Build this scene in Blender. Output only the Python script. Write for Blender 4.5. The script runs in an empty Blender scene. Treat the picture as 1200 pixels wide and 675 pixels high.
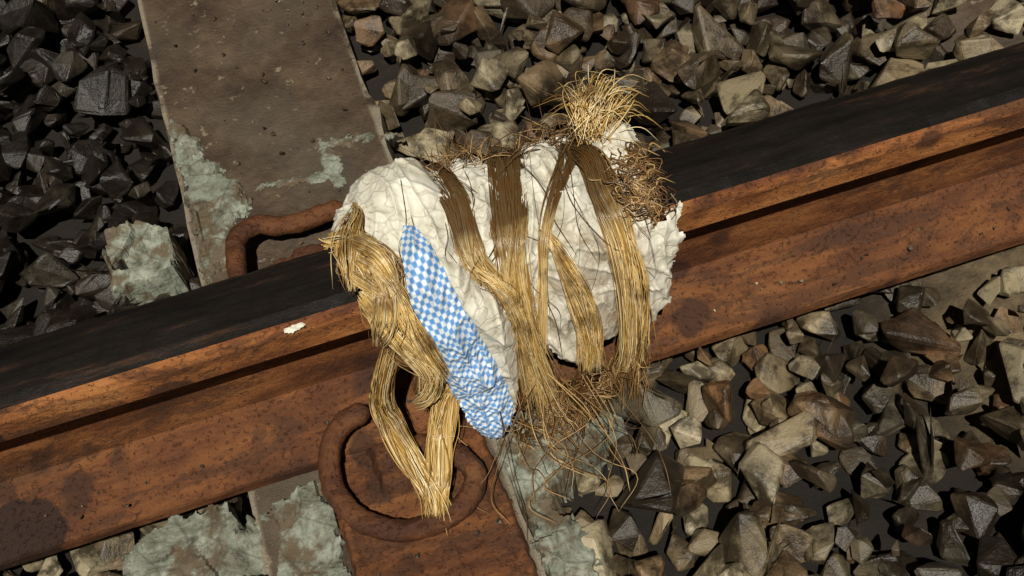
import bpy, bmesh, numpy as np, math, random
from mathutils import Vector, Matrix, noise
random.seed(3); rng=np.random.default_rng(3)
S=bpy.context.scene
# ---------- helpers
def mat(name):
    m=bpy.data.materials.new(name); m.use_nodes=True; nt=m.node_tree
    return m,nt,nt.nodes['Principled BSDF']
def ramp(nt,fac,stops):
    r=nt.nodes.new('ShaderNodeValToRGB'); e=r.color_ramp.elements
    while len(e)<len(stops): e.new(0.5)
    for i,(p,c) in enumerate(stops):
        e[i].position=p; e[i].color=(*c,1) if len(c)==3 else c
    nt.links.new(fac,r.inputs[0]); return r.outputs[0]
BW=lambda a,b:[(a,(0,0,0)),(b,(1,1,1))]
def noi(nt,vec,scale,detail=4,rough=.6,dist=0):
    n=nt.nodes.new('ShaderNodeTexNoise'); n.inputs['Scale'].default_value=scale; n.inputs['Detail'].default_value=detail
    n.inputs['Roughness'].default_value=rough; n.inputs['Distortion'].default_value=dist
    if vec is not None: nt.links.new(vec,n.inputs['Vector'])
    return n.outputs['Fac']
def mixc(nt,f,a,b,mode='MIX'):
    m=nt.nodes.new('ShaderNodeMix'); m.data_type='RGBA'; m.blend_type=mode
    for s,v in ((m.inputs[0],f),(m.inputs[6],a),(m.inputs[7],b)):
        if isinstance(v,(int,float)): s.default_value=v
        elif isinstance(v,tuple): s.default_value=(*v,1)
        else: nt.links.new(v,s)
    return m.outputs[2]
def bump(nt,h,st,dist=.002):
    b=nt.nodes.new('ShaderNodeBump'); b.inputs['Strength'].default_value=st; b.inputs['Distance'].default_value=dist
    nt.links.new(h,b.inputs['Height']); return b.outputs[0]
def geo(nt): return nt.nodes.new('ShaderNodeNewGeometry')
def near(nt,pos,c,r0,r1,sx=1,sy=1):
    mp=nt.nodes.new('ShaderNodeMapping'); mp.inputs['Location'].default_value=(-c[0]*sx,-c[1]*sy,0); mp.inputs['Scale'].default_value=(sx,sy,0); nt.links.new(pos,mp.inputs[0])
    l=nt.nodes.new('ShaderNodeVectorMath'); l.operation='LENGTH'; nt.links.new(mp.outputs[0],l.inputs[0])
    r=nt.nodes.new('ShaderNodeMapRange'); r.inputs[1].default_value=r0; r.inputs[2].default_value=r1; r.inputs[3].default_value=1; r.inputs[4].default_value=0
    nt.links.new(l.outputs['Value'],r.inputs[0]); return r.outputs[0]
def fastmesh(name,V,F,mats,smooth=False,parent=None):
    V=np.asarray(V,dtype=np.float32);F=np.asarray(F,dtype=np.int32);k=F.shape[1]
    me=bpy.data.meshes.new(name); me.vertices.add(len(V)); me.vertices.foreach_set('co',V.ravel())
    me.loops.add(F.size); me.loops.foreach_set('vertex_index',F.ravel()); me.polygons.add(len(F))
    me.polygons.foreach_set('loop_start',np.arange(0,F.size,k,dtype=np.int32))
    for m in mats: me.materials.append(m)
    me.polygons.foreach_set('use_smooth',np.full(len(F),bool(smooth)))
    me.update(calc_edges=True); o=bpy.data.objects.new(name,me); S.collection.objects.link(o)
    if parent: o.parent=parent
    return o
def mkobj(name,verts,faces,mats,smooth=False,parent=None,fm=None):
    me=bpy.data.meshes.new(name); me.from_pydata([tuple(v) for v in verts],[],[tuple(f) for f in faces])
    for m in mats: me.materials.append(m)
    if fm is not None: me.polygons.foreach_set('material_index',fm)
    me.polygons.foreach_set('use_smooth',[bool(smooth)]*len(me.polygons))
    me.update(); o=bpy.data.objects.new(name,me); S.collection.objects.link(o)
    if parent: o.parent=parent
    return o
def empty(name):
    o=bpy.data.objects.new(name,None); S.collection.objects.link(o); return o
# ---------- materials
def rockmat():
    m,nt,p=mat('ballast_stone'); g=geo(nt); pos=g.outputs['Position']
    base=ramp(nt,g.outputs['Random Per Island'],[(0,(.045,.032,.018)),(.2,(.12,.088,.048)),(.45,(.22,.175,.10)),(.60,(.17,.085,.035)),(.8,(.30,.25,.15)),(1,(.44,.38,.25))])
    n1=noi(nt,pos,30,5,.7); base=mixc(nt,ramp(nt,n1,BW(.44,.58)),base,mixc(nt,.82,base,(.016,.010,.005)))
    n2=noi(nt,pos,6,2,.5)
    oil=ramp(nt,n2,BW(.50,.58)); base=mixc(nt,mixc(nt,.78,(0,0,0),oil),base,(.010,.007,.004))
    a=near(nt,pos,(-.28,.40),.20,.40,1,.8); b=near(nt,pos,(.54,-.44),.14,.38); c2=near(nt,pos,(.58,.62),.10,.60,.9,1.1)  # flash falloff painted into stone colour toward view corners; upper-left stones also oily
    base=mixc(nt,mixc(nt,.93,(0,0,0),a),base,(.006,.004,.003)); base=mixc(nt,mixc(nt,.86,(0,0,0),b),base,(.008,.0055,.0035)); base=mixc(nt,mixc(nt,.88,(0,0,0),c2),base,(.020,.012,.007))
    nt.links.new(base,p.inputs['Base Color'])
    nt.links.new(ramp(nt,n1,[(.3,(.6,.6,.6)),(.7,(.32,.32,.32))]),p.inputs['Roughness'])
    nt.links.new(bump(nt,noi(nt,pos,80,5,.75),.75,.003),p.inputs['Normal']); return m
def rustmat(name='rusted_steel',dark=0,ro=(.5,.75),bst=1.0):
    m,nt,p=mat(name); g=geo(nt); pos=g.outputs['Position']
    mp=nt.nodes.new('ShaderNodeMapping'); mp.inputs['Scale'].default_value=(.3,1,1); nt.links.new(pos,mp.inputs[0])
    n=noi(nt,mp.outputs[0],26,6,.72)
    c=ramp(nt,n,[(.32,(.035,.012,.006)),(.45,(.17,.055,.016)),(.58,(.37,.14,.038)),(.78,(.50,.25,.095))])
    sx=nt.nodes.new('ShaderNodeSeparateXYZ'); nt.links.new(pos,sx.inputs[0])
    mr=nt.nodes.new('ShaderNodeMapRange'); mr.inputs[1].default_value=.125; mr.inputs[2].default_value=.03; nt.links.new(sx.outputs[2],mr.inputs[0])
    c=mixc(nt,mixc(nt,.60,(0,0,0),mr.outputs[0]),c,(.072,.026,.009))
    wv=nt.nodes.new('ShaderNodeTexNoise'); wv.inputs['Scale'].default_value=30; nt.links.new(pos,wv.inputs['Vector'])
    vm=nt.nodes.new('ShaderNodeVectorMath'); vm.operation='MULTIPLY_ADD'; vm.inputs[1].default_value=(.035,.035,.035); nt.links.new(wv.outputs['Color'],vm.inputs[0]); nt.links.new(pos,vm.inputs[2])
    v=nt.nodes.new('ShaderNodeTexVoronoi'); v.inputs['Scale'].default_value=17; nt.links.new(vm.outputs[0],v.inputs['Vector'])
    sp=ramp(nt,v.outputs['Distance'],[(.24,(1,1,1)),(.34,(0,0,0))])
    n3=ramp(nt,noi(nt,pos,9,2,.5),BW(.43,.50))
    f=mixc(nt,1.0,sp,n3,'MULTIPLY')
    c=mixc(nt,mixc(nt,.75,(0,0,0),f),c,(.028,.011,.006))
    fl=ramp(nt,noi(nt,mp.outputs[0],22,7,.8,.6),BW(.51,.555)); c=mixc(nt,mixc(nt,.62,(0,0,0),fl),c,(.052,.022,.011))
    pit=ramp(nt,noi(nt,pos,240,3,.7),BW(.58,.66)); c=mixc(nt,mixc(nt,.5,(0,0,0),pit),c,(.04,.016,.008))
    c=mixc(nt,mixc(nt,.9,(0,0,0),near(nt,vm.outputs[0],(-.272,-.035),.032,.036,1,1.2)),c,(.018,.008,.005))
    if dark: c=mixc(nt,dark,c,(.055,.020,.010))
    nt.links.new(c,p.inputs['Base Color'])
    nt.links.new(ramp(nt,n,[(.3,(ro[0],)*3),(.7,(ro[1],)*3)]),p.inputs['Roughness']); p.inputs['Specular IOR Level'].default_value=.4
    h=mixc(nt,.35,noi(nt,pos,110,6,.85),pit,'SUBTRACT')
    nt.links.new(bump(nt,h,bst,.0025),p.inputs['Normal']); return m
def railtop():
    m,nt,p=mat('rail_head_worn'); g=geo(nt); pos=g.outputs['Position']
    mp=nt.nodes.new('ShaderNodeMapping'); mp.inputs['Scale'].default_value=(.12,1,1); nt.links.new(pos,mp.inputs[0])
    n=noi(nt,mp.outputs[0],60,6,.75)
    c=ramp(nt,n,[(.38,(.004,.0035,.003)),(.58,(.011,.008,.006)),(.69,(.05,.024,.013)),(.8,(.09,.045,.028))]); nt.links.new(c,p.inputs['Base Color'])
    p.inputs['Roughness'].default_value=.40
    nt.links.new(bump(nt,noi(nt,pos,90,6,.8),.5,.0015),p.inputs['Normal']); return m
def sleepermat():
    m,nt,p=mat('dirty_concrete'); g=geo(nt); pos=g.outputs['Position']
    n=noi(nt,pos,14,6,.7); c=ramp(nt,n,[(.3,(.032,.020,.012)),(.5,(.072,.047,.028)),(.72,(.135,.092,.055))])
    n5=ramp(nt,noi(nt,pos,5,3,.5),BW(.45,.62)); c=mixc(nt,mixc(nt,.35,(0,0,0),n5),c,(.14,.125,.095))
    sp=ramp(nt,noi(nt,pos,65,4,.6),BW(.64,.70)); c=mixc(nt,sp,c,(.22,.18,.12))
    ex=nt.nodes.new('ShaderNodeSeparateXYZ'); tc=nt.nodes.new('ShaderNodeTexCoord'); nt.links.new(tc.outputs['Object'],ex.inputs[0])
    ab=nt.nodes.new('ShaderNodeMath'); ab.operation='ABSOLUTE'; nt.links.new(ex.outputs[0],ab.inputs[0])
    ed=ramp(nt,ab.outputs[0],[(.1025,(0,0,0)),(.1055,(1,1,1))]); c=mixc(nt,mixc(nt,.7,(0,0,0),mixc(nt,1.0,ed,ramp(nt,n,BW(.4,.5)),'MULTIPLY')),c,(.30,.26,.19))
    nt.links.new(c,p.inputs['Base Color']); p.inputs['Roughness'].default_value=.5
    nt.links.new(bump(nt,noi(nt,pos,110,6,.8),1.0,.003),p.inputs['Normal']); return m
def mintmat():
    m,nt,p=mat('exposed_green_aggregate'); g=geo(nt); pos=g.outputs['Position']
    n=noi(nt,pos,34,6,.75,.8); c=ramp(nt,n,[(.34,(.035,.03,.02)),(.42,(.15,.16,.12)),(.55,(.28,.305,.245)),(.75,(.48,.49,.40))])
    n2=ramp(nt,noi(nt,pos,15,5,.7),BW(.49,.55)); c=mixc(nt,mixc(nt,.85,(0,0,0),n2),c,(.11,.070,.034))
    v=nt.nodes.new('ShaderNodeTexVoronoi'); v.feature='DISTANCE_TO_EDGE'; v.inputs['Scale'].default_value=24; nt.links.new(pos,v.inputs['Vector'])
    ck=ramp(nt,v.outputs['Distance'],[(0,(1,1,1)),(.03,(0,0,0))]); c=mixc(nt,mixc(nt,.5,(0,0,0),ck),c,(.04,.035,.02))
    gr=ramp(nt,noi(nt,pos,190,3,.7),BW(.56,.62)); c=mixc(nt,mixc(nt,.5,(0,0,0),gr),c,(.10,.09,.06))
    nt.links.new(c,p.inputs['Base Color']); p.inputs['Roughness'].default_value=.6
    nt.links.new(bump(nt,noi(nt,pos,110,6,.85),1.0,.0025),p.inputs['Normal']); return m
def clothmat():
    m,nt,p=mat('soiled_white_cloth'); g=geo(nt); pos=g.outputs['Position']
    n=noi(nt,pos,24,5,.65,.6); c=ramp(nt,n,[(.3,(.40,.37,.28)),(.45,(.62,.60,.50)),(.65,(.75,.73,.64))])
    n2=ramp(nt,noi(nt,pos,18,6,.78,1.4),BW(.54,.64)); c=mixc(nt,mixc(nt,.72,(0,0,0),n2),c,(.27,.205,.12))
    lw=mixc(nt,1.0,near(nt,pos,(.225,-.085),.0,.07,1,1),ramp(nt,noi(nt,pos,45,5,.75),BW(.42,.58)),'MULTIPLY'); c=mixc(nt,mixc(nt,.75,(0,0,0),lw),c,(.22,.15,.075))
    v=nt.nodes.new('ShaderNodeTexVoronoi'); v.feature='DISTANCE_TO_EDGE'; v.inputs['Scale'].default_value=46
    wv=nt.nodes.new('ShaderNodeTexNoise'); wv.inputs['Scale'].default_value=45; nt.links.new(pos,wv.inputs['Vector'])
    vm=nt.nodes.new('ShaderNodeVectorMath'); vm.operation='MULTIPLY_ADD'; vm.inputs[1].default_value=(.035,.035,.035); nt.links.new(wv.outputs['Color'],vm.inputs[0]); nt.links.new(pos,vm.inputs[2]); nt.links.new(vm.outputs[0],v.inputs['Vector'])
    ck=ramp(nt,v.outputs['Distance'],[(0,(1,1,1)),(.05,(0,0,0))]); c=mixc(nt,mixc(nt,.45,(0,0,0),ck),c,(.26,.22,.155))
    nt.links.new(c,p.inputs['Base Color']); p.inputs['Roughness'].default_value=.55
    h=mixc(nt,.5,ramp(nt,v.outputs['Distance'],BW(0,.08)),noi(nt,pos,200,4,.75))
    nt.links.new(bump(nt,h,.5,.0014),p.inputs['Normal']); return m
def strawmat(name,stops,ro=.33,dirt=False):
    m,nt,p=mat(name); g=geo(nt)
    c=ramp(nt,g.outputs['Random Per Island'],stops)
    pos=g.outputs['Position']
    if dirt:
        sx=nt.nodes.new('ShaderNodeSeparateXYZ'); nt.links.new(pos,sx.inputs[0])
        wob=nt.nodes.new('ShaderNodeMath'); wob.operation='MULTIPLY_ADD'; wob.inputs[1].default_value=.05; nt.links.new(noi(nt,pos,35,3,.6),wob.inputs[0]); nt.links.new(sx.outputs[1],wob.inputs[2])
        mr=nt.nodes.new('ShaderNodeMapRange'); mr.inputs[1].default_value=-.040; mr.inputs[2].default_value=-.002; nt.links.new(wob.outputs[0],mr.inputs[0])
        c=mixc(nt,mixc(nt,.90,(0,0,0),mr.outputs[0]),c,(.055,.024,.008))
    n=ramp(nt,noi(nt,pos,26,4,.65),BW(.50,.64)); c=mixc(nt,mixc(nt,.72,(0,0,0),n),c,(.13,.060,.016))
    nt.links.new(c,p.inputs['Base Color']); p.inputs['Roughness'].default_value=ro
    return m
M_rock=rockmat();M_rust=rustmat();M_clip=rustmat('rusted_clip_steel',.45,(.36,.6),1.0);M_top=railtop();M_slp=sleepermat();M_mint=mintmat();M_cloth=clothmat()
GOLD=[(0,(.28,.15,.035)),(.3,(.54,.34,.10)),(.65,(.74,.53,.21)),(1,(.88,.77,.50))]
BRWN=[(0,(.05,.024,.010)),(.4,(.14,.075,.028)),(.75,(.32,.19,.07)),(1,(.55,.38,.17))]
M_gold=strawmat('golden_fibre',GOLD,.22); M_band=strawmat('soiled_fibre',GOLD,.24,True); M_brn=strawmat('brown_fibre',BRWN,.4)
m,nt,p=mat('dark_thread'); p.inputs['Base Color'].default_value=(.07,.045,.022,1); M_thr=m
# ---------- ground
def gz(x,y):
    b=.040*math.exp(-(((x-.66)/.10)**2+((y+.13)/.13)**2))
    return -.062+b+.008*noise.noise(Vector((x*5,y*5,0)))
xs=sorted(set([round(-1.6+i*.04,3) for i in range(101)]+[-60,-20,-8,-4,-2.5,3.5,6,10,25,60])); ys=sorted(set([round(-1.4+i*.04,3) for i in range(91)]+[-60,-20,-8,-4,-2.5,3.5,6,10,25,60]))
V=[(x,y,gz(x,y)) for y in ys for x in xs]; nx=len(xs)
F=[(j*nx+i,j*nx+i+1,(j+1)*nx+i+1,(j+1)*nx+i) for j in range(len(ys)-1) for i in range(nx-1)]
m,nt,p=mat('ballast_fines'); g=geo(nt); pos=g.outputs['Position']
n=noi(nt,pos,20,6,.7); c=ramp(nt,n,[(.3,(.008,.006,.004)),(.6,(.022,.015,.009)),(.8,(.06,.045,.026))])
c=mixc(nt,near(nt,pos,(.66,-.13),.08,.2),c,mixc(nt,ramp(nt,n,BW(.35,.65)),(.07,.045,.022),(.36,.27,.15)))
nt.links.new(c,p.inputs['Base Color']); p.inputs['Roughness'].default_value=.85; nt.links.new(bump(nt,noi(nt,pos,120,7,.85),1.0,.007),p.inputs['Normal'])
mkobj('ground',V,F,[m],True)
# ---------- ballast
protos=[]
for k in range(40):
    bm=bmesh.new(); sc=Vector((1,random.uniform(.62,.95),random.uniform(.5,.8)))
    for i in range(random.randint(9,14)):
        v=Vector([random.gauss(0,1) for _ in range(3)]).normalized()*random.uniform(.82,1.0); bm.verts.new((v.x*sc.x,v.y*sc.y,v.z*sc.z))
    bmesh.ops.convex_hull(bm,input=bm.verts)
    bmesh.ops.delete(bm,geom=[v for v in bm.verts if not v.link_faces],context='VERTS')
    bmesh.ops.dissolve_limit(bm,angle_limit=math.radians(24),verts=bm.verts,edges=bm.edges)
    bmesh.ops.bevel(bm,geom=list(bm.edges),offset=.085,segments=2,affect='EDGES',profile=.6)
    bmesh.ops.triangulate(bm,faces=bm.faces)
    for v in bm.verts: v.co+=v.co.normalized()*(.12*noise.noise(v.co*1.9+Vector((k*7,0,0)))+.035*noise.noise(v.co*6+Vector((k*7,0,0))))
    bm.verts.index_update()
    protos.append((np.array([v.co[:] for v in bm.verts]),np.array([[v.index for v in f.verts] for f in bm.faces]))); bm.free()
def scatter(name,pts,matl):
    VV=[];FF=[];o=0
    for (x,y,z,s) in pts:
        v,f=protos[random.randrange(len(protos))]
        R=np.array((Matrix.Rotation(random.uniform(0,6.283),3,'Z')@Matrix.Rotation(random.gauss(0,.4),3,'X')@Matrix.Rotation(random.gauss(0,.3),3,'Y')))
        VV.append(v@R.T*s+np.array([x,y,z])); FF.append(f+o); o+=len(v)
    return fastmesh(name,np.vstack(VV),np.vstack(FF),[matl])
SLX=[0,.80,-.80]
BLK=[(-.155,.225,.035),(.165,-.14,.045),(-.15,-.13,.05)]
def blocked(x,y,r,z):
    if z+r>-.004 and abs(y)<.068+r*.6 : return True
    if abs(x)<.112+r*(.5 if z+r>-.01 else .1) and y>-.55 : return True
    if abs(x-.8)<.1 and y>-.55 and z+r*.5<.0: return True
    if abs(x+.8)<.112+r*.4 and y>-.55 : return True
    for a,b,c in BLK:
        if (x-a)**2+(y-b)**2<c*c and z>-.04: return True
    return False
pts=[]
def fill(x0,x1,y0,y1,sp,zz,sizes,skip,excl=None):
    x=x0
    while x<x1:
        y=y0
        while y<y1:
            px=x+random.uniform(-.5,.5)*sp; py=y+random.uniform(-.5,.5)*sp; s=random.choice(sizes)*random.uniform(.9,1.12)
            z=zz+random.uniform(-.008,.009)+(gz(px,py)+.062)*.7
            if random.random()>skip and not blocked(px,py,s,z) and not(excl and excl[0]<px<excl[1] and excl[2]<py<excl[3]) and not (((px-.65)/.08)**2+((py+.11)/.08)**2<1 and random.random()<.7):
                pts.append((px,py,z,s))
            y+=sp
        x+=sp
inner=(-.65,1.15,-.62,1.0)
fill(*inner,.030,-.045,(.018,.022,.026,.029),0)
fill(*inner,.040,-.022,(.016,.022,.028,.034,.040),.08)
fill(*inner,.070,-.006,(.010,.024,.034,.042),.25)
fill(.66,.95,.0,.6,.038,.012,(.022,.028,.034),.05)
fill(.52,.75,-.26,-.05,.03,-.020,(.003,.005,.008,.012),.2)
fill(-1.5,2.1,-1.2,1.9,.05,-.035,(.024,.028,.034),0,inner)
for _ in range(230):
    x=random.uniform(-.1,.1);y=random.choice((random.uniform(.16,.75),random.uniform(-.4,-.17)));s=random.choice((.0012,.0018,.0025,.004)); pts.append((x,y,(.010 if y<0 and x>-.04 else -.002)+s*.4,s))
for _ in range(70):
    s=random.choice((.0012,.002,.003)); pts.append((random.uniform(-.4,.9),random.uniform(-.064,-.035),.021+s*.3,s))
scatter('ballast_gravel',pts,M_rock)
# ---------- rail
half=[(.0,.160),(.018,.1597),(.029,.158),(.0335,.155),(.036,.150),(.0365,.128),(.034,.124),(.016,.117),(.010,.108),(.009,.06),(.011,.038),(.022,.027),(.055,.016),(.069,.011),(.070,.008),(.070,0)]
ring=half+[(-a,b) for a,b in reversed(half[1:])]
def rail(name,y0):
    xs=[-8,-5,-3,-1.5,-.8]+[-.6+i*.006 for i in range(285)]+[1.5,3,5,8]; V=[];F=[];fm=[]; n=len(ring)
    for x in xs:
        for a,b in ring:
            k=.0009*noise.noise(Vector((x*14,a*40+y0,b*40)))+.0007*noise.noise(Vector((x*70,a*40+y0,b*60)))+.0004*noise.noise(Vector((x*170,a*90+y0,b*60))) ; V.append((x,y0+a*(1+k*18),b+k))
    for i in range(len(xs)-1):
        for j in range(n):
            k=(j+1)%n; F.append((i*n+j,i*n+k,(i+1)*n+k,(i+1)*n+j))
            zz=(ring[j][1]+ring[k][1])/2; fm.append(1 if zz>.1585 or (zz>.15 and ring[j][0]>0) else 0)
    return mkobj(name,V,F,[M_rust,M_top],False,fm=fm)
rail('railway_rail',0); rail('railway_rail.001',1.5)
# ---------- sleepers
def sleeper(x0):
    e=empty('concrete_sleeper'); e.location=(x0,0,0)
    bm=bmesh.new(); y0,y1=-.5,2.0
    V=[bm.verts.new(c) for c in [(-.13,y0-.02,-.2),(.13,y0-.02,-.2),(.13,y1+.02,-.2),(-.13,y1+.02,-.2),(-.108,y0,-.003),(.108,y0,-.003),(.108,y1,-.003),(-.108,y1,-.003)]]
    for f in [(0,3,2,1),(4,5,6,7),(0,1,5,4),(1,2,6,5),(2,3,7,6),(3,0,4,7)]: bm.faces.new([V[i] for i in f])
    for k in range(1,90):
        yy=y0+k*(y1-y0)/90; bmesh.ops.bisect_plane(bm,geom=bm.verts[:]+bm.edges[:]+bm.faces[:],plane_co=(0,yy,0),plane_no=(0,1,0))
    ed=[e_ for e_ in bm.edges if all(abs(v.co.z+.003)<1e-4 and abs(abs(v.co.x)-.108)<1e-4 for v in e_.verts)]
    for v in bm.verts:
        if v.co.z>-.01: v.co.x+=.0045*noise.noise(Vector((v.co.x*9,v.co.y*22,x0))); v.co.z+=.0012*noise.noise(Vector((v.co.x*9,v.co.y*16,x0+3)))
    bmesh.ops.bevel(bm,geom=ed,offset=.004,segments=2,affect='EDGES')
    me=bpy.data.meshes.new('body'); bm.to_mesh(me); bm.free(); me.materials.append(M_slp)
    o=bpy.data.objects.new('body',me); S.collection.objects.link(o); o.parent=e; return e
sl=[sleeper(x) for x in SLX]
# ---------- masked grid patches
def pdist(P,poly):
    P=np.asarray(P);n=len(poly);dm=np.full(len(P),1e9);ins=np.zeros(len(P),bool)
    for i in range(n):
        a=np.array(poly[i],float);b=np.array(poly[(i+1)%n],float);ab=b-a
        t=np.clip(((P-a)@ab)/(ab@ab+1e-12),0,1); dm=np.minimum(dm,np.linalg.norm(P-a-t[:,None]*ab,axis=1))
        c=((a[1]>P[:,1])!=(b[1]>P[:,1])); xi=(b[0]-a[0])*(P[:,1]-a[1])/(b[1]-a[1]+1e-12)+a[0]; ins^=(c&(P[:,0]<xi))
    return np.where(ins,dm,-dm)
def patch(name,poly,step,fn,mats,parent=None,jag=0,smooth=True,uv=False,jf=90):
    A=np.array(poly);x0,y0=A.min(0)-step*3;x1,y1=A.max(0)+step*3
    gx=np.arange(x0,x1,step);gy=np.arange(y0,y1,step);X,Y=np.meshgrid(gx,gy);P=np.stack([X.ravel(),Y.ravel()],1)
    D=pdist(P,poly)
    if jag: D=D+jag*np.array([noise.noise(Vector((a*jf,b*jf,7.3)))+.5*noise.noise(Vector((a*jf*3,b*jf*3,1.3))) for a,b in P])
    nx=len(gx);idx=-np.ones(len(P),int);keep=np.where(D>-step*.5)[0];idx[keep]=np.arange(len(keep))
    Vv=[fn(P[i,0],P[i,1],max(D[i],0)) for i in keep]
    q=np.arange(len(P)).reshape(len(gy),nx);a,b,c,d=q[:-1,:-1].ravel(),q[:-1,1:].ravel(),q[1:,1:].ravel(),q[1:,:-1].ravel()
    Fq=np.stack([idx[a],idx[b],idx[c],idx[d]],1);Fq=Fq[(Fq>=0).all(1)]
    o=fastmesh(name,Vv,Fq,mats,smooth,parent)
    if uv:
        at=o.data.attributes.new('st','FLOAT_VECTOR','POINT'); buf=np.zeros((len(keep),3));buf[:,:2]=P[keep];at.data.foreach_set('vector',buf.ravel())
    return o
def slab(z0,thick,rough):
    def fn(a,b,d):
        e=min(d/.005,1); h=z0-thick*(1-e)
        q=Vector((a*20,b*20,z0*9+.5)); dd,pp_=noise.voronoi(q); c=pp_[0]; df=q-c
        rx=math.sin(c.x*37.1+c.y*91.7);ry=math.cos(c.x*53.3-c.y*17.9)
        f=(df.x*rx+df.y*ry)*1.2+.8*math.sin(c.x*11+c.y*23)
        return (a,b,h+rough*(f*.65+.4*noise.noise(Vector((a*22,b*22,3)))+.16*noise.noise(Vector((a*120,b*120,3)))))
    return fn
E0=sl[0]
mm=lambda L:[(a/1000,b/1000) for a,b in L]
patch('chipped_patch',mm([(-104,398),(-81,377),(-68,320),(-44,279),(-40,241),(-67,228),(-70,189),(-104,160)]),.0016,slab(.003,.007,.004),[M_mint],E0,.008,False)
patch('crack_filling',mm([(-44,264),(2,260),(38,254),(42,240),(56,240),(58,292),(91,290),(125,284),(125,294),(91,300),(44,308),(36,266),(2,270),(-42,271)]),.0012,slab(.0,.003,.002),[M_mint],E0,.007,False)
patch('broken_edge',mm([(105,-55),(160,-70),(227,-85),(223,-112),(182,-138),(150,-146),(139,-170),(165,-211),(150,-250),(105,-250)]),.002,slab(-.008,.05,.011),[M_mint],E0,.008,False)
patch('broken_edge_side',mm([(-225,-88),(-173,-66),(-123,-72),(-116,-96),(-65,-78),(-40,-78),(-34,-300),(-190,-300),(-215,-160)]),.002,slab(.000,.05,.010),[M_mint],E0,.008,False)
patch('concrete_fragment',mm([(-195,182),(-190,262),(-153,262),(-120,240),(-121,178)]),.002,slab(.010,.07,.012),[M_mint],None,.004,False)
def plate(a,b,d):
    rib=.0035 if (.010<d<.016) else 0
    fl=.0009 if noise.noise(Vector((a*55,b*30,2)))>.12 else 0
    return (a,b,.008-.012*(1-min(d/.004,1))-rib*.6+fl+.0010*noise.noise(Vector((a*40,b*40,0)))+.0008*noise.noise(Vector((a*160,b*160,0))))
patch('base_plate',mm([(-42,-60),(100,-60),(106,-320),(-34,-320)]),.0016,plate,[M_rust],E0,.002)
def plate2(a,b,d): return (a,b,.006-.01*(1-min(d/.004,1))+.002*noise.noise(Vector((a*30,b*30,0))))
patch('base_plate_far',mm([(-72,60),(70,60),(66,150),(20,172),(-30,168),(-70,150)]),.002,plate2,[M_rust],E0,.004)
# ---------- tubes
def crs(P,n):
    P=[Vector(p) for p in P]; P=[2*P[0]-P[1]]+P+[2*P[-1]-P[-2]]; m=len(P)-3; out=[]
    for k in range(n):
        t=k/(n-1)*m; i=min(int(t),m-1); s=t-i; a,b,c,d=P[i:i+4]
        out.append(.5*((2*b)+(c-a)*s+(2*a-5*b+4*c-d)*s*s+(3*b-a-3*c+d)*s**3))
    return out
class Tubes:
    def __init__(s): s.V=[];s.F=[];s.n=0
    def add(s,pts,rad,sides=3,taper=True):
        P=np.array([tuple(p) for p in pts]);n=len(P);T=np.gradient(P,axis=0);T/=np.linalg.norm(T,axis=1)[:,None]+1e-12
        up=np.array([.31,.2,.93]);A=np.cross(T,up);A/=np.linalg.norm(A,axis=1)[:,None]+1e-9;B=np.cross(T,A)
        r=rad if isinstance(rad,np.ndarray) else np.full(n,rad)
        if taper: r=r*np.concatenate([np.ones(n-3),[.85,.6,.2]])
        th=np.arange(sides)*2*math.pi/sides
        v=P[:,None,:]+r[:,None,None]*(A[:,None,:]*np.cos(th)[None,:,None]+B[:,None,:]*np.sin(th)[None,:,None])
        q=np.arange(n*sides).reshape(n,sides);qn=np.roll(q,-1,axis=1)
        f=np.stack([q[:-1],qn[:-1],qn[1:],q[1:]],-1).reshape(-1,4)+s.n
        s.V.append(v.reshape(-1,3));s.F.append(f);s.n+=n*sides
    def obj(s,name,m,parent=None,smooth=True): return fastmesh(name,np.vstack(s.V),np.vstack(s.F),[m],smooth,parent)
def clip(name,pts,r):
    T=Tubes(); n=220; P=crs(pts,n); rr=np.full(n,r); k=np.linspace(0,1,9); rr[:9]*=np.sqrt(1-(1-k)**2)+.02; rr[-9:]*=(np.sqrt(1-(1-k)**2)+.02)[::-1]
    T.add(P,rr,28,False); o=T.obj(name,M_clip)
    C=[Vector(p) for p in P]
    for i,v in enumerate(o.data.vertices):
        c=C[i//28]; dv=v.co-c; q=v.co
        v.co=c+dv*(1+.16*noise.noise(q*90)+.09*noise.noise(q*260)+.06*noise.noise(q*520))
    return o
clip('rail_clip',[(.012,-.052,.040),(-.014,-.058,.036),(-.030,-.078,.030),(-.034,-.112,.024),(-.019,-.143,.022),(.008,-.162,.022),(.038,-.166,.024),(.065,-.158,.026),(.079,-.140,.030),(.072,-.120,.034),(.054,-.106,.034),(.038,-.092,.032)],.0094)
clip('rail_clip',[(.050,.06,.036),(.05,.10,.036),(.052,.150,.034),(.036,.180,.032),(.008,.184,.026),(-.018,.186,.026),(-.040,.192,.030),(-.060,.178,.036),(-.066,.15,.040),(-.066,.11,.040),(-.05,.07,.038)],.0094)
def lump(h):
    def fn(a,b,d): 
        e=min(d/.007,1); return (a,b,.004+h*e+.0012*noise.noise(Vector((a*90,b*90,1))))
    return fn
patch('cast_shoulder',mm([(-2,-70),(40,-70),(42,-118),(20,-126),(0,-118)]),.0015,lump(.016),[M_clip],E0,.002)
patch('cast_shoulder_far',mm([(-24,70),(24,70),(24,150),(10,160),(-16,160),(-26,140)]),.0015,lump(.022),[M_clip],E0,.002)
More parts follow.
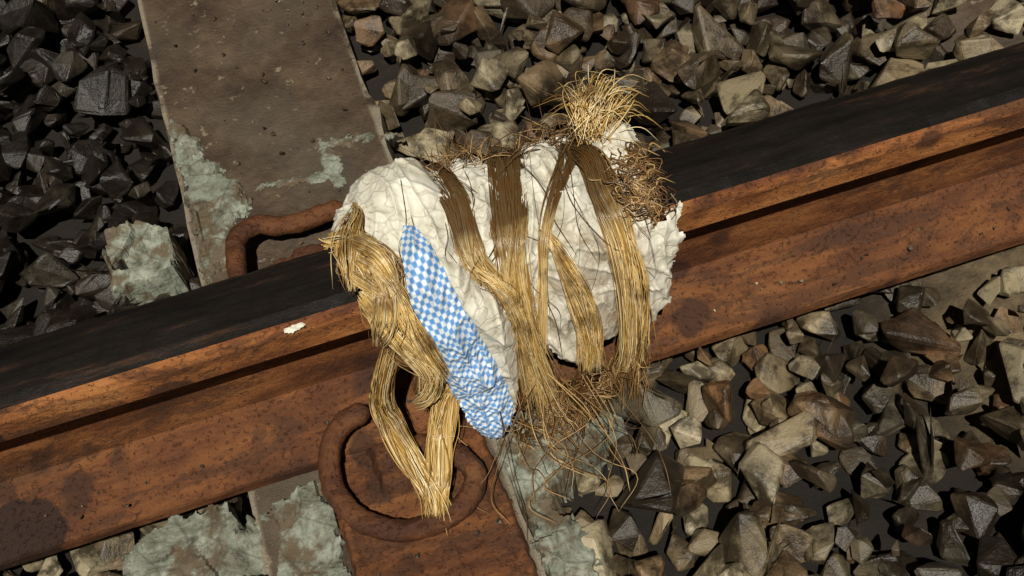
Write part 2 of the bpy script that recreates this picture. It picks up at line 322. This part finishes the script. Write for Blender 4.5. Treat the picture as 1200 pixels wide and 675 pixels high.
# ---------- bundle
prof=[Vector(q) for q in [(0.075,0.02),(0.078,0.10),(0.062,0.165),(0.03,0.192),(-0.01,0.197),(-0.045,0.185),(-0.066,0.155),(-0.076,0.11),(-0.084,0.06),(-0.092,0.015)]]
def PR(t):
    n=9
    if t>n: e=prof[n]-prof[n-1]; return prof[n]+e*(t-n)
    t=max(t,0); i=min(int(t),n-1); s=t-i
    g=lambda k: prof[k] if 0<=k<=n else (2*prof[0]-prof[1] if k<0 else 2*prof[n]-prof[n-1])
    a,b,c,d=g(i-1),g(i),g(i+1),g(i+2)
    return .5*((2*b)+(c-a)*s+(2*a-5*b+4*c-d)*s*s+(3*b-a-3*c+d)*s**3)
TT=np.linspace(0,10,401); PP=[PR(t) for t in TT]; AL=np.concatenate([[0],np.cumsum([(PP[i+1]-PP[i]).length for i in range(400)])])
t2a=lambda t: float(np.interp(t,TT,AL)); a2t=lambda a: float(np.interp(a,AL,TT))
bandpaths={'A':[(118,22),(122,36),(120,47),(124,52),(140,60)],'B':[(182,18),(176,28),(159,44),(149,57),(148,71),(152,88)],
 'C':[(225,25),(223,33),(196,43),(177,52),(166,66),(154,86)],'D':[(232,25),(237,36),(236,44),(238,53),(239,65),(236,79),(226,88)]}
BX={k:(np.array([b for a,b in v])/10,np.array([a for a,b in v])) for k,v in bandpaths.items()}
def surf(x,t,off=0,wr=1):
    xm=x*1000; p=PR(t); e=.02; tg=(PR(t+e)-PR(max(t-e,0))).normalized(); n=Vector((-tg.y,tg.x))
    if n.dot(Vector((p.x,p.y-.1)))<0: n=-n
    o=off
    if wr:
        for k,(tt,xx) in BX.items():
            if tt[0]-.3<t<tt[-1]+.2:
                xb=np.interp(t,tt,xx); o-=(.010 if k!='C' else .006)*math.exp(-((xm-xb)/12)**2)
        o+=.005*noise.noise(Vector((xm/30,t*1.2,0)))
        rg=1-abs(noise.noise(Vector((xm/15+.8*math.sin(t*1.3),t*.75,4)))*2); o+=.0036*rg**3
        rg=1-abs(noise.noise(Vector((xm/26-t*.9,t*1.5,9)))*2); o+=.0026*rg**3
        rg=1-abs(noise.noise(Vector((xm/7,t*3.4,19)))*2); o+=.0008*rg
        o+=.003+.020*math.exp(-((xm-88)/38)**2-((t-2.7)/1.0)**2)+.010*math.exp(-((xm-265)/22)**2-((t-3.0)/.8)**2)
    l=max(0,(60-xm)/45); r_=max(0,(xm-262)/60); o-=.016*min(1,l)**1.5+.006*min(1,r_)
    return Vector((x,p.x+n.x*o,p.y+n.y*o))
def sa(a_x,a_s,off=0,wr=1): return surf(a_x,a2t(a_s),off,wr)
def P2(L): return [(a/1000,t2a(b/10)) for a,b in L]
B=empty('fibre_and_cloth_bundle')
clo=[(20,36),(26,30),(38,24),(60,20),(85,16),(110,15),(150,15),(187,16),(225,17),(255,20),(279,26),(284,33),(270,39),(273,47),(268,54),(280,53),(293,52),(290,58),(276,64),(271,72),(256,76),(236,76),(218,76),(193,79),(171,76),(166,72),(142,70),(136,76),(124,84),(98,85),(85,78),(74,70),(66,66),(60,59),(62,50),(52,43),(40,38)]
patch('white_cloth',P2(clo),.0011,lambda a,b,d:sa(a,b,-.003*(1-min(d/.004,1))),[M_cloth],B,.006,uv=True,jf=70)
fold=[(92,46),(110,50),(130,58),(140,66),(140,76),(126,85),(112,86),(112,76),(102,64),(92,54)]
patch('white_cloth_fold',P2(fold),.0011,lambda a,b,d:sa(a,b,.006+.005*math.sin(min(d/.016,1)*1.57)),[M_cloth],B,.002)
inn=[(48,30),(50,20),(270,20),(272,40),(264,60),(250,74),(190,78),(120,80),(70,68),(55,50)]
mI,nt,p=mat('matted_fibre_core'); p.inputs['Base Color'].default_value=(.07,.04,.018,1); p.inputs['Roughness'].default_value=.8
nt.links.new(bump(nt,noi(nt,geo(nt).outputs['Position'],200,3),.8,.003),p.inputs['Normal'])
patch('inner_wrap',P2(inn),.004,lambda a,b,d:sa(a,b,-.016),[mI],B,.004)
# checked strip
mB,nt,p=mat('blue_check_cloth')
at=nt.nodes.new('ShaderNodeAttribute'); at.attribute_name='st'
mp=nt.nodes.new('ShaderNodeMapping'); mp.inputs['Rotation'].default_value=(0,0,math.radians(12)); nt.links.new(at.outputs['Vector'],mp.inputs[0])
sx=nt.nodes.new('ShaderNodeSeparateXYZ')
vm=nt.nodes.new('ShaderNodeVectorMath'); vm.operation='MULTIPLY_ADD'; vm.inputs[1].default_value=(.007,.007,0)
tn=nt.nodes.new('ShaderNodeTexNoise'); tn.inputs['Scale'].default_value=30; nt.links.new(at.outputs['Vector'],tn.inputs['Vector'])
nt.links.new(tn.outputs['Color'],vm.inputs[0]); nt.links.new(mp.outputs[0],vm.inputs[2]); nt.links.new(vm.outputs[0],sx.inputs[0])
def sq(o):
    a=nt.nodes.new('ShaderNodeMath'); a.operation='MULTIPLY'; a.inputs[1].default_value=2*math.pi/.0066; nt.links.new(o,a.inputs[0])
    b=nt.nodes.new('ShaderNodeMath'); b.operation='SINE'; nt.links.new(a.outputs[0],b.inputs[0]); return b.outputs[0]
s1,s2=sq(sx.outputs[0]),sq(sx.outputs[1])
ml=nt.nodes.new('ShaderNodeMath'); ml.operation='MULTIPLY'; nt.links.new(s1,ml.inputs[0]); nt.links.new(s2,ml.inputs[1])
c_=nt.nodes.new('ShaderNodeMapRange'); c_.inputs[1].default_value=-.34; c_.inputs[2].default_value=.34; nt.links.new(ml.outputs[0],c_.inputs[0])
c=ramp(nt,c_.outputs[0],[(0,(.70,.76,.80)),(.5,(.32,.49,.74)),(1,(.10,.28,.62))])
nn=ramp(nt,noi(nt,geo(nt).outputs['Position'],45,5,.7),BW(.50,.75)); c=mixc(nt,mixc(nt,.45,(0,0,0),nn),c,(.34,.35,.33))
nt.links.new(c,p.inputs['Base Color']); p.inputs['Roughness'].default_value=.75
nt.links.new(bump(nt,noi(nt,at.outputs['Vector'],300,3),.5,.001),p.inputs['Normal'])
blu=[(74,43),(79,41),(86,42),(93,45),(99,52),(108,60),(119,70),(127,80),(124,84),(118,87),(106,89),(96,87),(88,83),(80,74),(73,66),(67,58),(67,51),(70,46)]
def bl(a,b,d):
    return sa(a,b,.011+.008*math.sin(min(d/.016,1)*1.57)+.0032*noise.noise(Vector((a*70,b*38,0)))+.0018*(1-abs(noise.noise(Vector((a*60+b*40,b*90,5))))*2)**3)
patch('blue_check_strip',P2(blu),.0009,bl,[mB],B,.0012,uv=True)
# ---------- fibres
def tuft(T,pts,n,w,th=.003,seg=16,rad=(.00022,.00055),wav=.0005,nrm=None,fray=0,lenvar=.12,fly=.04):
    G=crs(pts,seg+8); G=np.array([tuple(g) for g in G]); N=len(G)
    W=np.interp(np.linspace(0,1,N),np.linspace(0,1,len(w)),w)
    Tg=np.gradient(G,axis=0);Tg/=np.linalg.norm(Tg,axis=1)[:,None]
    nm=np.array(nrm if nrm is not None else (-.15,-.6,.8));nm=np.broadcast_to(nm,G.shape)
    Sd=np.cross(Tg,nm);Sd/=np.linalg.norm(Sd,axis=1)[:,None]+1e-9;Nn=np.cross(Sd,Tg)
    locks=[(rng.uniform(-.85,.85),rng.uniform(0,1.3),rng.uniform(0,6.28),rng.uniform(.4,1.0)) for _ in range(max(3,n//26))]
    for k in range(n):
        la0,lb0,lp,lf=locks[rng.integers(len(locks))]
        a=np.clip(la0+rng.normal(0,.13),-1.15,1.15);b=abs(lb0+rng.normal(0,.2));e0=rng.uniform(0,lenvar);e1=1-rng.uniform(0,lenvar)
        u=np.linspace(e0,e1,seg)*(N-1);ii=np.arange(N)
        f=lambda A:np.stack([np.interp(u,ii,A[:,j]) for j in range(3)],1)
        g,s,nn_=f(G),f(Sd),f(Nn);ww=np.interp(u,ii,W);uu=np.linspace(0,1,seg)
        fl=rng.random()<fly; wv=wav*(6 if fl else 1)
        ph=rng.uniform(0,6.28,4);fr=rng.uniform(.5,1.4,4)
        la=a*ww+ww*.28*np.sin(lf*uu*6.28+lp)+wv*(np.sin(fr[0]*uu*6.28+ph[0])+.4*np.sin(fr[1]*uu*12+ph[1]));nb=b*th+wv*.8*np.sin(fr[2]*uu*6.28+ph[2])+(.003 if fl else 0)
        q=g+s*la[:,None]+nn_*nb[:,None]
        if fray: q=q+(uu[:,None]**2.4)*rng.normal(0,fray*(2 if fl else .6),3)[None,:]
        T.add(q,rng.uniform(*rad),3)
def SG(L,off=.004): return [surf(a/1000,b/10,off) for a,b in L]
T1=Tubes()
tuft(T1,SG(bandpaths['A'],.004),260,[.011,.012,.011,.008,.006],fray=.003)
tuft(T1,SG(bandpaths['B'],.004),480,[.014,.015,.016,.013,.011,.014],th=.006,fray=.005)
tuft(T1,SG(bandpaths['C'],.004),120,[.008,.007,.003,.0025,.002,.004],fray=.003)
tuft(T1,SG(bandpaths['D'],.004),400,[.007,.010,.013,.012,.011,.012,.013],th=.006,fray=.005)
T1.obj('fibre_bands',M_band,B)
T2=Tubes()
tuft(T2,SG([(184,49),(190,57),(197,65),(199,73),(198,80)],.005),260,[.002,.006,.010,.011,.012],fray=.003)
tuft(T2,SG([(124,52),(138,58),(148,66),(156,78),(162,88)],.008),200,[.004,.007,.008,.008,.008],fray=.005)
tuft(T2,SG([(240,52),(248,62),(248,72),(240,84)],.006),90,[.003,.005,.006,.008],fray=.004)
jt=lambda s:random.uniform(-s,s)
T3=Tubes()
for k,(xa,ta) in enumerate([(40,39),(46,43),(48,48),(51,53),(54,58),(58,63),(66,68)]):
    sgn=1 if k%3 else -.6
    a=surf((xa-17*sgn+jt(3))/1000,ta/10-.75+jt(.2),.002,0);b=surf((xa-8*sgn)/1000,ta/10-.3,.012+jt(.003),0);c1=surf((xa+6*sgn)/1000,ta/10+.3,.016+jt(.003),0);d1=surf((xa+17*sgn+jt(3))/1000,ta/10+.85+jt(.2),.003,0)
    tuft(T2,[a,b,c1,d1],230,[.005,.011,.011,.005],th=.007,seg=16,wav=.0006,fray=.002,nrm=(-.5,-.5,.7))
    tuft(T3,[a,b,c1,d1],60,[.008,.014,.014,.008],th=.002,seg=14,wav=.001,fray=.004,nrm=(-.5,-.5,.7))
tuft(T2,SG([(20,36.5),(32,38.5),(44,42),(56,49)],.005),190,[.003,.006,.009,.008],th=.004,fray=.003)
tuft(T2,SG([(48,46),(58,53),(64,60),(78,69)],.015),140,[.003,.006,.007,.004],th=.004,fray=.003)
tuft(T2,[surf(.047,6.1,.008,0),(.026,-.074,.090),(.026,-.086,.062),(.034,-.118,.050),(.041,-.146,.040),(.040,-.160,.016)],430,[.005,.008,.011,.011,.008,.007],th=.008,seg=20,fray=.003)
tuft(T2,[surf(.084,7.4,.008,0),(.074,-.092,.075),(.062,-.108,.055),(.052,-.135,.047),(.044,-.150,.038),(.040,-.160,.018)],340,[.006,.008,.009,.008,.007,.007],th=.007,seg=20,fray=.003)
base=surf(.247,3.2,.012)
for k in range(300):
    th=rng.normal(.55,.42);Ln=rng.uniform(.02,.055);el=rng.uniform(.0,.5)
    dr=Vector((math.sin(th),math.cos(th),el*.6)).normalized(); b0=base+Vector(rng.normal(0,.007,3)); sd=dr.cross(Vector((0,0,1)))
    c1=rng.normal(0,.007);c2=rng.normal(0,.012)
    T2.add(crs([b0,b0+dr*Ln*.4+sd*c1*.6+Vector((0,0,.008)),b0+dr*Ln*.75+sd*(c1+c2*.3)+Vector((0,0,.006)),b0+dr*Ln+sd*(c1+c2)-Vector((0,0,.010))],12),rng.uniform(.0003,.0005))
T2.obj('golden_tufts',M_gold,B)
for k in range(230):
    x=rng.uniform(.115,.262);b0=surf(x,rng.uniform(2.0,3.0),.004);Ln=rng.uniform(.012,.030);th=rng.normal(0,1.1)
    dr=Vector((math.sin(th),math.cos(th)*.7,.3)).normalized();sd=dr.cross(Vector((0,0,1)));c1=rng.normal(0,.008)
    T3.add(crs([b0,b0+dr*Ln*.5+sd*c1,b0+dr*Ln+sd*c1*2.5-Vector((0,0,.006))],9),rng.uniform(.0003,.0005))
for k in range(300):
    x=rng.normal(.264,.009);t=rng.uniform(3.7,5.1);a=surf(x,t,.004+rng.uniform(0,.009),0);th=rng.uniform(0,6.28);Ln=rng.uniform(.01,.024)
    b=surf(x+math.cos(th)*Ln*.5,t+math.sin(th)*Ln*12,.010,0);c1=surf(x+math.cos(th+1)*Ln,t+math.sin(th+.8)*Ln*20,.003,0)
    T3.add(crs([a,b,c1],8),rng.uniform(.0004,.0009))
for (Lp,n,w) in [([(150,80),(156,87),(152,94)],80,[.012,.016,.018]),([(228,82),(215,88),(186,93)],60,[.010,.012,.010]),([(190,80),(178,87),(168,94)],70,[.012,.015,.015]),([(122,86),(135,91),(148,95)],30,[.006,.009,.010]),([(245,74),(238,82),(226,91)],50,[.005,.008,.008])]:
    tuft(T3,SG(Lp,.004),n,w,th=.008,seg=12,wav=.0015,fray=.009,fly=.2,rad=(.0003,.0007))
for k in range(36):
    x=rng.uniform(.11,.21);a=surf(x,rng.uniform(7.8,8.6),.006)
    e=Vector((x+rng.normal(.0,.03),-.10-rng.uniform(0,.11),.004+rng.uniform(0,.02)));m_=(a+e)/2+Vector((rng.normal(0,.016),-.014,.02+rng.normal(0,.008)));m2=e+Vector((rng.normal(0,.012),.02,.012))
    T3.add(crs([a,m_,m2,e],18),rng.uniform(.0003,.00055))
T3.obj('brown_frayed_fibres',M_brn,B)
T4=Tubes()
for k in range(26):
    x=rng.uniform(80,250);t=rng.uniform(30,50);dx=rng.normal(0,26);Lp=[(x,t)]
    for s in range(4): x+=dx*.35+rng.normal(0,8);t+=rng.uniform(3,10);x=min(max(x,70),262);Lp.append((x,min(t,82)))
    T4.add(crs(SG(Lp,.005),26),rng.uniform(.00022,.0004))
T4.obj('dark_threads',M_thr,B)
def scr(a,b,d): return (a,b,.1605+.0015*noise.noise(Vector((a*200,b*200,0)))+.0008-(max(0,-.031-b))*.6)
patch('paper_scrap',mm([(-32,-35),(-17,-34),(-15,-36.5),(-26,-39),(-33,-37.5)]),.0006,scr,[M_cloth],None,.0006)
# ---------- camera
r=Vector((.94807608,-.30909315,-.07492102)); u=Vector((.29193904,.75230366,.59060207)); d=Vector((.1261877,.58180807,-.80347747))
cd=bpy.data.cameras.new('camera'); co=bpy.data.objects.new('camera',cd); S.collection.objects.link(co)
Mx=Matrix.Identity(4)
for i in range(3): Mx[i][0]=r[i];Mx[i][1]=u[i];Mx[i][2]=-d[i]
Mx.translation=Vector((.01985,-.64635,.96621)); co.matrix_world=Mx; cd.lens=36*1501.52/1200; cd.clip_start=.01; cd.clip_end=500; S.camera=co
# ---------- light
w=bpy.data.worlds.new('World'); S.world=w; w.use_nodes=True; nt=w.node_tree
sky=nt.nodes.new('ShaderNodeTexSky'); sky.sky_type='NISHITA'; sky.sun_disc=False
L=Vector((-.14,-.54,1.0)).normalized()
sky.sun_elevation=math.asin(L.z); sky.sun_rotation=math.atan2(L.x,L.y)
nt.links.new(sky.outputs[0],nt.nodes['Background'].inputs[0]); nt.nodes['Background'].inputs[1].default_value=.002
sd=bpy.data.lights.new('sun','SUN'); sd.energy=4.6; sd.angle=math.radians(.6); sd.color=(1,.94,.83); so=bpy.data.objects.new('sun',sd); S.collection.objects.link(so)
so.rotation_euler=L.to_track_quat('Z','Y').to_euler()
S.view_settings.view_transform='Standard'; S.view_settings.look='None'
